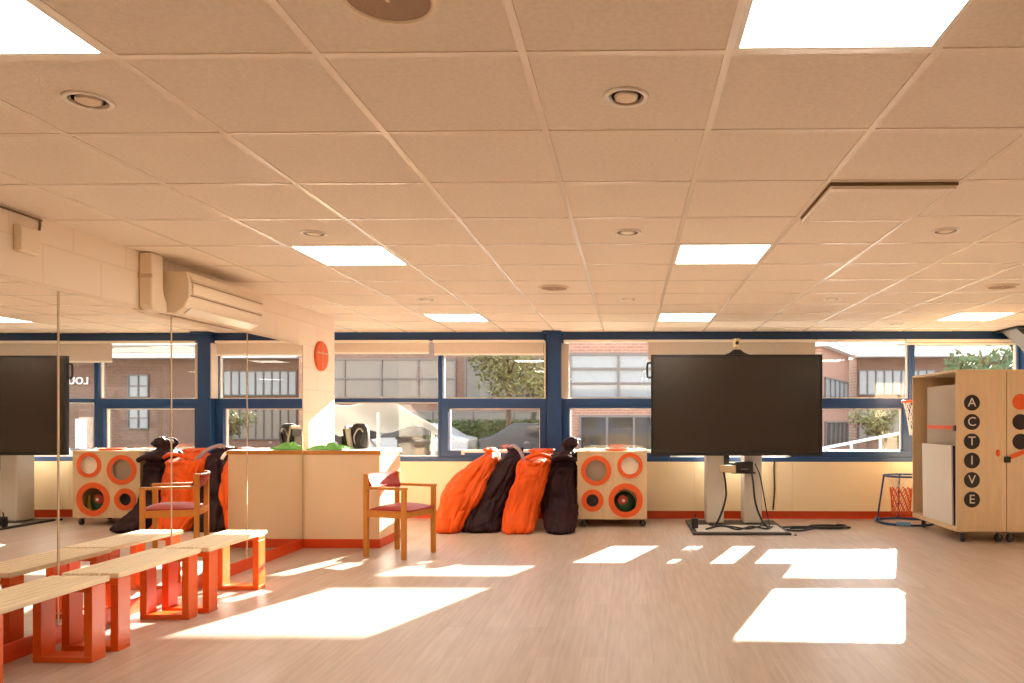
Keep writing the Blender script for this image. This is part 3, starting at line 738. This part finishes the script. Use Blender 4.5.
tag(MB().lathe([(.0, .0), (.02, .001), (.018, .008), (.0, .014)], n=10).build('floor_scrap', 'dark', loc=(at(795.5, 7.93), 7.93, 0)), 'tiny dark scrap on the floor by the corner of the stand base', 'scrap')

# ------------------------------------------------------------------ plywood cabinets on casters
YC = 7.47; CX0 = 3.215; CWD = .487; CD_ = 1.155; CZ0, CZ1 = .112, 1.708
def cabinet_open():
    o = thing('storage_cabinet', 'plywood cabinet on casters with ACTIVE lettering and an open left side', 'cabinet', (CX0, YC, 0))
    t = .02
    f = MB()
    f.box(0, CWD, 0, CD_, CZ0, CZ0+.045); f.box(0, CWD, 0, CD_, CZ1-.022, CZ1)
    f.box(0, CWD, CD_-t, CD_, CZ0+.045, CZ1-.022); f.box(CWD-t, CWD, t, CD_-t, CZ0+.045, CZ1-.022)
    f.build('carcass', 'ply', o, bevel=.002)
    MB().box(0, CWD, -.0005, t, CZ0+.0455, CZ1-.0225).build('door', 'ply', o, bevel=.002)
    return o
cab = cabinet_open()
ZC = lambda py: 1.215-(py-419.6)*(YC-.05)/753.7
for ch, py in zip('ACTIVE', (402.8, 422.0, 441.4, 460.6, 480.0, 499.6)):
    xx = at(971.8, YC)-CX0
    d = MB().lathe([(.078, 0), (.078, .003), (0, .003)], c=(0, 0, 0), n=36, R=RX).build('letter_disc', 'disc', cab, loc=(xx, -.0008, ZC(py)))
    text_mesh(ch, .125, .0008, 'letter', 'letter', d, (0, -.0042, 0), bold=.0)
for x in (.09, CWD-.055):
    for y in (.07, CD_-.09): caster(cab, x, y, r=.042, rz=.9 if x < .2 else .2, top=CZ0)
xx = at(998, YC)-CX0
MB().lathe([(.001, -.003), (.016, -.004), (.022, .0), (.016, .012), (0, .016)], c=(xx, -.002, ZC(453)), n=20, R=RX @ Matrix.Scale(1.6, 3, (0, 1, 0))).build('strap_tab', 'ring', cab, smooth=True)
# orange strap across the open side
sp = MB().box(-.004, .0, .02, .72, ZC(429)-.005, ZC(429)+.033); sp.build('retaining_strap', 'ring', cab)
MB().box(-.012, .002, .0, .05, ZC(430)-.01, ZC(430)+.045).build('buckle', 'dark', cab, bevel=.003)
# second cabinet
o = thing('storage_cabinet', 'plywood cabinet with orange and black discs, cut by the right edge', 'cabinet', (CX0+CWD+.006, YC, 0))
f = MB(); t = .02; CW2 = .62
f.box(0, CW2, 0, CD_, CZ0, CZ0+.045); f.box(0, CW2, 0, CD_, CZ1-.022, CZ1); f.box(0, t, t, CD_, CZ0+.045, CZ1-.022); f.box(CW2-t, CW2, t, CD_, CZ0+.045, CZ1-.022); f.box(t, CW2-t, CD_-t, CD_, CZ0+.045, CZ1-.022)
f.build('carcass', 'ply', o, bevel=.002)
MB().box(0, CW2, -.0005, t, CZ0+.0455, CZ1-.0225).build('door', 'ply', o, bevel=.002)
ox = CX0+CWD+.006
for py, mm in ((402, 'ring'), (422, 'disc'), (441.6, 'disc')):
    MB().lathe([(.078, 0), (.078, .003), (0, .003)], n=36, R=RX).build('colour_disc', mm, o, loc=(at(1020.3, YC)-ox, -.0008, ZC(py)))
for x in (.055, CW2-.06):
    for y in (.07, CD_-.09): caster(o, x, y, r=.042, rz=.3, top=CZ0)
MB().box(-.03, .03, -.022, -.001, ZC(459.5)-.03, ZC(459.5)+.03).build('latch', 'dark', o, bevel=.004)
rr = []
for k in range(9):
    u = k/8; x = at(1010, YC)-ox+u*.30; z = ZC(457)+.17*u-.02*math.sin(PI*u); y = -.004-.012*math.sin(PI*u)
    rr.append([Vector((x, y-.002, z-.022)), Vector((x, y+.002, z-.022)), Vector((x, y+.002, z+.022)), Vector((x, y-.002, z+.022))])
MB().loft(rr).build('strap', 'ring', o)
# boards kept in the open cabinet
bz = CZ0+.045
tm = thing('gym_mat', 'white board with dark blue edge leaning low in the open cabinet', 'mat', (CX0+.047, YC+.45, bz))
R = Matrix.Rotation(-.015, 4, 'Y')
MB().box(-.045, -.028, -.35, .40, .001, .80, R=R).build('white_face', 'matwhite', tm, bevel=.004)
MB().box(-.027, .012, -.35, .40, .001, .795, R=R).build('blue_core', 'matblue', tm, bevel=.006)
tm = tag(MB().box(-.015, .015, -.42, .58, 0, 1.42).build('board', 'felt', bevel=.004, loc=(CX0+.14, YC+.47, bz)), 'tall pale grey board standing behind the white one in the cabinet', 'board')

# ------------------------------------------------------------------ ball hoops
def circ(cx, cy, z, r, n=40): return [(cx+r*math.cos(2*PI*k/n), cy+r*math.sin(2*PI*k/n), z) for k in range(n)]
bx, by = at(905, 8.92), 8.92
o = thing('floor_hoop', 'blue tubular floor hoop with orange net beside the cabinet', 'hoop stand', (bx, by, 0))
rt, rb, zt_ = .24, .355, .555
def nested(): pass
MB().tube(circ(0, 0, zt_, rt), .011, 8, closed=True).build('top_ring', 'bluetube', o, smooth=True)
MB().tube(circ(0, 0, .014, rb*.90), .013, 8, closed=True).build('base_ring', 'bluetube', o, smooth=True)
for a in (PI*.97, PI*.47, -.15, -PI*.62+PI*.02):
    if abs(a+PI*.6) < .2: continue
    MB().tube([(rt*math.cos(a), rt*math.sin(a), zt_), (rb*.9*math.cos(a), rb*.9*math.sin(a), .016)], .011, 8).build('leg', 'bluetube', o, smooth=True)
for a0, a1 in ((PI*1.30, PI*1.45), (PI*.80, PI*.92)):
    MB().tube([(rb*.9*math.cos(a0+(a1-a0)*k/6), rb*.9*math.sin(a0+(a1-a0)*k/6), .0265) for k in range(7)], .026, 10).build('foam_sleeve', 'foam', o, smooth=True)
def net(o, r0, r1, z0, z1, nn, rows, rad, m, cx=0, cy=0):
    q = MB()
    for s_ in (1, -1):
        for k in range(nn):
            pts = []
            for i in range(rows*3+1):
                t = i/(rows*3); r = r0+(r1-r0)*(t**.7); a = 2*PI*k/nn+s_*t*rows*PI/nn
                pts.append((cx+r*math.cos(a), cy+r*math.sin(a), z0+(z1-z0)*t))
            q.tube(pts, rad, 4)
    return q.build('net', m, o)
net(o, .225, .115, .55, .40, 14, 2, .0022, 'net_w')
net(o, .125, .10, .42, .10, 12, 5, .0055, 'net_o', -.06, -.04)
# basketball hoop on a pole behind the cabinet
hx, hy = at(915.5, 9.0), 8.98
hz = 1.215-(401.5-419.6)*8.93/753.7
o = thing('basketball_hoop', 'orange rimmed basketball hoop with white net behind the cabinet', 'basketball hoop', (hx+.30, hy, 0))
MB().lathe([(.17, 0), (.17, .02), (.13, .05), (.03, .07), (0, .07)], n=28).build('base', 'bluetube', o, smooth=True)
MB().tube([(0, 0, .06), (0, 0, hz+.25)], .02, 12).build('pole', 'bluetube', o, smooth=True)
MB().box(-.03, -.02, -.22, .22, hz-.05, hz+.12).build('backboard', 'matwhite', o, bevel=.004)
m = MB(); m.tube(circ(-.27, 0, hz, .18), .016, 8, closed=True); m.box(-.10, -.03, -.03, .03, hz-.012, hz+.012)
m.build('rim', 'ring', o, smooth=True)
net(o, .175, .10, hz-.01, hz-.40, 12, 4, .004, 'net_w', -.27, 0)

# ------------------------------------------------------------------ outside
GZ = -.30
M['tarmac'] = mat('tarmac', '#6f6b66', .9, var=.1, scale=2)
M['paving'] = mat('pale_paving', '#c8bca8', .9, var=.08, scale=3)
M['brick'] = brick_mat('brown_brick', '#7d5a49', '#6d4c3d', '#85705f', .225, .075, .01, .9, 'XZ', .2)
M['brick2'] = brick_mat('salmon_brick', '#a0705c', '#8f6250', '#a88e7c', .225, .075, .01, .9, 'XZ', .2)
M['pane'] = mat('pale_window_pane', '#85888a', .08, spec=.8)
M['pane_b'] = mat('blind_behind_pane', '#776b5e', .3, spec=.6)
M['pane_d'] = mat('dark_window_pane', '#3a3832', .08, spec=.8)
M['mull'] = mat('grey_mullion', '#6b625c', .6)
M['fascia'] = mat('white_fascia', '#f0ece6', .6)
M['leaf'] = mat('leaves', '#4d5a2c', .7, var=.25, scale=1.5)
M['leaf2'] = mat('yellow_leaves', '#6f6a3a', .7, var=.25, scale=1.5)
M['bark'] = mat('bark', '#5a4636', .9, var=.2, scale=4)
M['sail'] = mat('white_canopy', '#cbc4ba', .7)
M['carw'] = mat('white_car_paint', '#a9a6a2', .25)
M['card'] = mat('dark_car_paint', '#2c2c30', .25)
M['carglass'] = mat('car_window', '#20242a', .08)
M['fence'] = mat('pale_timber', '#cdb693', .8, var=.1, scale=3)
struct(MB().box(-60, 60, YW+.3, 90, GZ-.3, GZ).build('ground', 'tarmac'))
struct(MB().box(-30, 30, 10.6, 14.5, GZ, GZ+.03).build('pavement', 'paving'))

def facade(name, label, X_, Y_, rz, L, D_, h, wins, m, fascia=None, panes='pane'):
    o = thing(name, label, 'building', (X_, Y_, GZ), rz)
    MB().box(0, L, 0, D_, 0, h-GZ).build('wall', m, o)
    for (x0, x1, z0, z1, nx, nz, pm) in wins:
        w = MB(); z0 -= GZ; z1 -= GZ; t = .06
        for k in range(nx+1): xx = x0+(x1-x0)*k/nx; w.box(xx-t/2, xx+t/2, -.10, .0, z0, z1)
        for k in range(nz+1): zz_ = z0+(z1-z0)*k/nz; w.box(x0-t/2, x1+t/2, -.095, .0, zz_-t/2, zz_+t/2)
        wo_ = w.build('window', 'mull', o)
        MB().box(x0, x1, -.04, -.001, z0, z1).build('pane', pm, wo_)
    if fascia:
        fb = MB()
        for (y_, z0, z1) in fascia: fb.box(-.3, L+.3, y_, .5, z0-GZ, z1-GZ)
        fb.build('fascia', 'fascia', o)
    return o
# brown office block opposite (left half of the view)
k_ = 30/22
zs = lambda z: 1.215+(z-1.215)*k_
facade('office_building', 'brown brick office block across the road, seen through the left windows', -17*k_, 30, 0, 15.0*k_, 6, 7.8,
       [(x0*k_, x1*k_, zs(z0), zs(z1), nx, nz, pm) for x0, x1, z0, z1, nx, nz, pm in
        [(.5, 5.0, 1.85, 3.0, 4, 1, 'pane_b'), (5.4, 11.9, 1.85, 2.98, 6, 2, 'pane_b'), (12.2, 14.8, 1.85, 3.0, 3, 1, 'pane_d'), (.5, 14.8, .3, 1.45, 12, 1, 'pane_d'), (.5, 14.8, 4.0, 5.2, 12, 1, 'pane_b')]], 'brick')
facade('office_building', 'salmon brick block with large pale windows behind the ring trolley', -1.55, 19, 0, 4.0, 5, 4.3,
       [(.05, 3.7, 1.75, 2.86, 3, 3, 'pane'), (.3, 3.7, -.1, 1.3, 5, 1, 'pane_d')], 'brick2')
# low brick building to the right: a receding wing and a frontal part
wg = facade('wing_building', 'salmon brick wing running back beside the right hand window', 8.5, 33.5, math.atan2(5.5, 2.8), 6.1, .6, 4.45,
            [(.5, 5.6, 1.8, 3.1, 5, 1, 'pane'), (.5, 5.6, -.1, 1.1, 5, 1, 'pane_d')], 'brick2', [(-.35, 4.45, 4.7)])
lb = facade('low_building', 'low brick building with white eaves, sign and glazed strip', 11.7, 39, 0, 24, 8, 4.4,
       [(.1, 4.0, 2.5, 3.75, 9, 1, 'pane'), (.1, 4.0, .2, 1.9, 9, 1, 'pane_b'), (7.7, 8.75, 2.4, 3.55, 2, 2, 'pane'), (7.7, 8.75, .75, 1.85, 2, 2, 'pane')], 'brick', [(-.9, 4.4, 4.62), (-.4, 4.72, 4.95), (-1.2, 5.02, 5.2)])
MB().box(11.0, 11.6, -.06, 0, 0, 1.25-GZ).build('door', 'fascia', lb)
text_mesh('LOU', .52, .02, 'sign_lettering', 'fascia', lb, (11.45, -.03, 3.24-GZ), bold=.012, spacing=1.1)

def tree(label, x, y, h, r, n, m='leaf', zc=None, trunk=.12, seed=0):
    rnd = random.Random(seed); o = thing('tree', label, 'tree', (x, y, GZ), group='trees outside the windows')
    tm_ = MB(); tm_.tube([(0, 0, 0), (.05, 0, h*.4), (0, .05, h*.8)], [trunk, trunk*.7, trunk*.25], 8)
    for k in range(6):
        a = rnd.random()*2*PI; z = h*(.35+.4*rnd.random()); tm_.tube([(0, 0, z), (r*.6*math.cos(a), r*.6*math.sin(a), z+h*.18)], [trunk*.35, trunk*.1], 5)
    tm_.build('trunk', 'bark', o, smooth=True)
    q = MB()
    cl = [(Vector((rnd.gauss(0, r*.45), rnd.gauss(0, r*.45), h*.68+rnd.gauss(0, h*.14))), r*(.3+.3*rnd.random())) for _ in range(12)]
    for _ in range(n):
        c_, rr_ = rnd.choice(cl); d = Vector((rnd.gauss(0, 1), rnd.gauss(0, 1), rnd.gauss(0, 1))).normalized()*rr_*rnd.random()**.4
        p_ = c_+d; u = Vector((rnd.gauss(0, 1), rnd.gauss(0, 1), rnd.gauss(0, 1))).normalized(); v = u.orthogonal().normalized(); s_ = .06+.06*rnd.random()
        q.add([p_-u*s_, p_+v*s_*.5, p_+u*s_, p_-v*s_*.5], [(0, 1, 2, 3)])
    q.build('foliage', m, o)
    return o
tree('yellow green tree outside, just left of the blue post', -4.3, 26.5, 5.6, 1.9, 3200, 'leaf2', seed=1)
tree('leafy tree outside above the plywood cabinet', 7.55, 14.6, 3.9, .9, 1500, 'leaf', seed=2)
tree('tree in front of the low brick building outside', 9.0, 27, 2.0, .8, 1300, 'leaf2', seed=4)
def hedge(x0, x1, y, h, seed, label):
    rnd = random.Random(seed); q = MB().box(x0+.1, x1-.1, y+.1, y+.5, GZ, GZ+h-.1)
    for _ in range(int((x1-x0)*900)):
        p_ = Vector((x0+(x1-x0)*rnd.random(), y+.6*rnd.random()**2, GZ+h*rnd.random())); u = Vector((rnd.gauss(0, 1), rnd.gauss(0, 1), rnd.gauss(0, 1))).normalized(); v = u.orthogonal().normalized(); s_ = .05+.04*rnd.random()
        q.add([p_-u*s_, p_+v*s_*.5, p_+u*s_, p_-v*s_*.5], [(0, 1, 2, 3)])
    return tag(q.build('hedge', 'leaf'), label, 'hedge')
hedge(-9.0, -2.2, 27.5, 1.5, 5, 'long green hedge behind the parked cars outside')
hedge(-1.4, .6, 17.4, .75, 6, 'low green hedge outside behind the ring trolley')

def car(label, x, y, rz, m, sc=1):
    o = thing('car', label, 'car', (x, y, GZ), rz, 'cars parked outside')
    side = [(-2.0, .28), (2.0, .28), (2.05, .6), (1.9, .78), (1.0, .9), (.45, 1.36), (-.9, 1.4), (-1.6, .98), (-2.0, .9)]
    MB().prism(side, 'Y', -.82, .82).build('body', m, o, bevel=.06)
    MB().prism([(.92, .93), (.42, 1.31), (-.86, 1.345), (-1.42, .97)], 'Y', -.835, .835).build('side_window', 'carglass', o)
    MB().prism([(.98, .92), (1.04, .94), (.50, 1.36), (.44, 1.34)], 'Y', -.7, .7).build('windscreen', 'carglass', o)
    for wx_ in (-1.25, 1.3):
        for wy_ in (-.76, .76):
            MB().lathe([(.12, -.1), (.29, -.1), (.31, -.07), (.31, .07), (.29, .1), (.12, .1)], c=(wx_, wy_, .31), n=24, R=RX).build('wheel', 'rubber', o, smooth=True)
    return o
car('white car parked outside behind the orange bags', -7.2, 25.0, PI, 'carw')
car('dark car parked outside to the right of the white one', -2.9, 25.2, 0, 'card')
car('white car parked outside behind the counter', -12.0, 25.0, 0, 'carw')
# white canopy outside the leftmost window
o = thing('canopy', 'white stretched canopy on slim posts outside the leftmost window', 'canopy', (-4.15, 12.4, GZ+.03))
rr = []; n = 18
vs = []; fs = []
for i in range(n):
    for j in range(n):
        u, v = i/(n-1), j/(n-1)
        z = 1.28+.50*math.sin(PI*min(1, .06+u*.97))**.45*(1-.4*v)+.07*math.sin(u*13)-.25*v
        vs.append((-.95+2.2*u, -.9+1.8*v, z))
for i in range(n-1):
    for j in range(n-1): fs.append((i*n+j, (i+1)*n+j, (i+1)*n+j+1, i*n+j+1))
q = MB().add(vs, fs).build('fabric', 'sail', o, smooth=True); q.modifiers.new('thickness', 'SOLIDIFY').thickness = .012
for (x, y, h) in ((-.8, -.7, 1.45), (.25, -.75, 1.6), (1.1, -.75, 1.3), (.25, .7, 1.2)):
    MB().tube([(x, y, 0), (x, y, h)], .03, 10).build('post', 'sail', o, smooth=True)
MB().tube([(.25, -.75, 1.0), (-.1, -.72, 1.42)], .022, 8).build('brace', 'steel', o, smooth=True)
o = thing('bin', 'dark grey bin standing outside the leftmost window', 'bin', (-3.62, 12.6, GZ+.03))
MB().prism([(-.2, 0), (.2, 0), (.23, 1.15), (-.23, 1.15)], 'Y', -.2, .2).build('body', 'rubber', o, bevel=.02)
MB().box(-.25, .25, -.23, .23, 1.15, 1.22).build('lid', 'dark', o, bevel=.02)
o = thing('bollard', 'white post beside the dark bin outside', 'bollard', (-3.27, 12.5, GZ+.03))
MB().lathe([(.06, 0), (.06, 1.05), (.04, 1.12), (0, 1.13)], n=16).build('shaft', 'fascia', o, smooth=True)
MB().lathe([(.062, .85), (.064, .86), (.064, .95), (.062, .96)], n=16).build('band', 'steel', o, smooth=True)
# railing, low brick wall and timber fence outside the right window
o = thing('garden_wall', 'low brick wall outside behind the floor hoop', 'wall', (4.6, 15.2, GZ))
MB().box(0, 4.2, 0, .22, 0, .80).build('brickwork', 'brick2', o); MB().box(-.03, 4.23, -.03, .25, .80, .86).build('coping', 'paving', o)
o = thing('timber_fence', 'pale timber fence panel outside the right window', 'fence', (5.6, 14.2, GZ))
q = MB()
for k in range(12): q.box(k*.13, k*.13+.10, 0, .02, .05, 1.25)
q.build('boards', 'fence', o)
for z in (.3, 1.0): MB().box(-.03, 1.6, .021, .06, z, z+.07).build('rail', 'fence', o)
for x in (-.05, .75, 1.55): MB().box(x, x+.07, .021, .09, 0, 1.28).build('post', 'fence', o)
o = thing('handrail', 'white handrail outside right of the big screen', 'railing', (3.1, 12.2, GZ))
for k in range(4): MB().tube([(k*.5, k*.1, 0), (k*.5, k*.1, 1.05+k*.09)], .02, 8).build('post', 'fascia', o, smooth=True)
for dz in (1.05, .7, .4): MB().tube([(0, 0, dz), (1.5, .3, dz+.27)], .022, 8).build('rail', 'fascia', o, smooth=True)
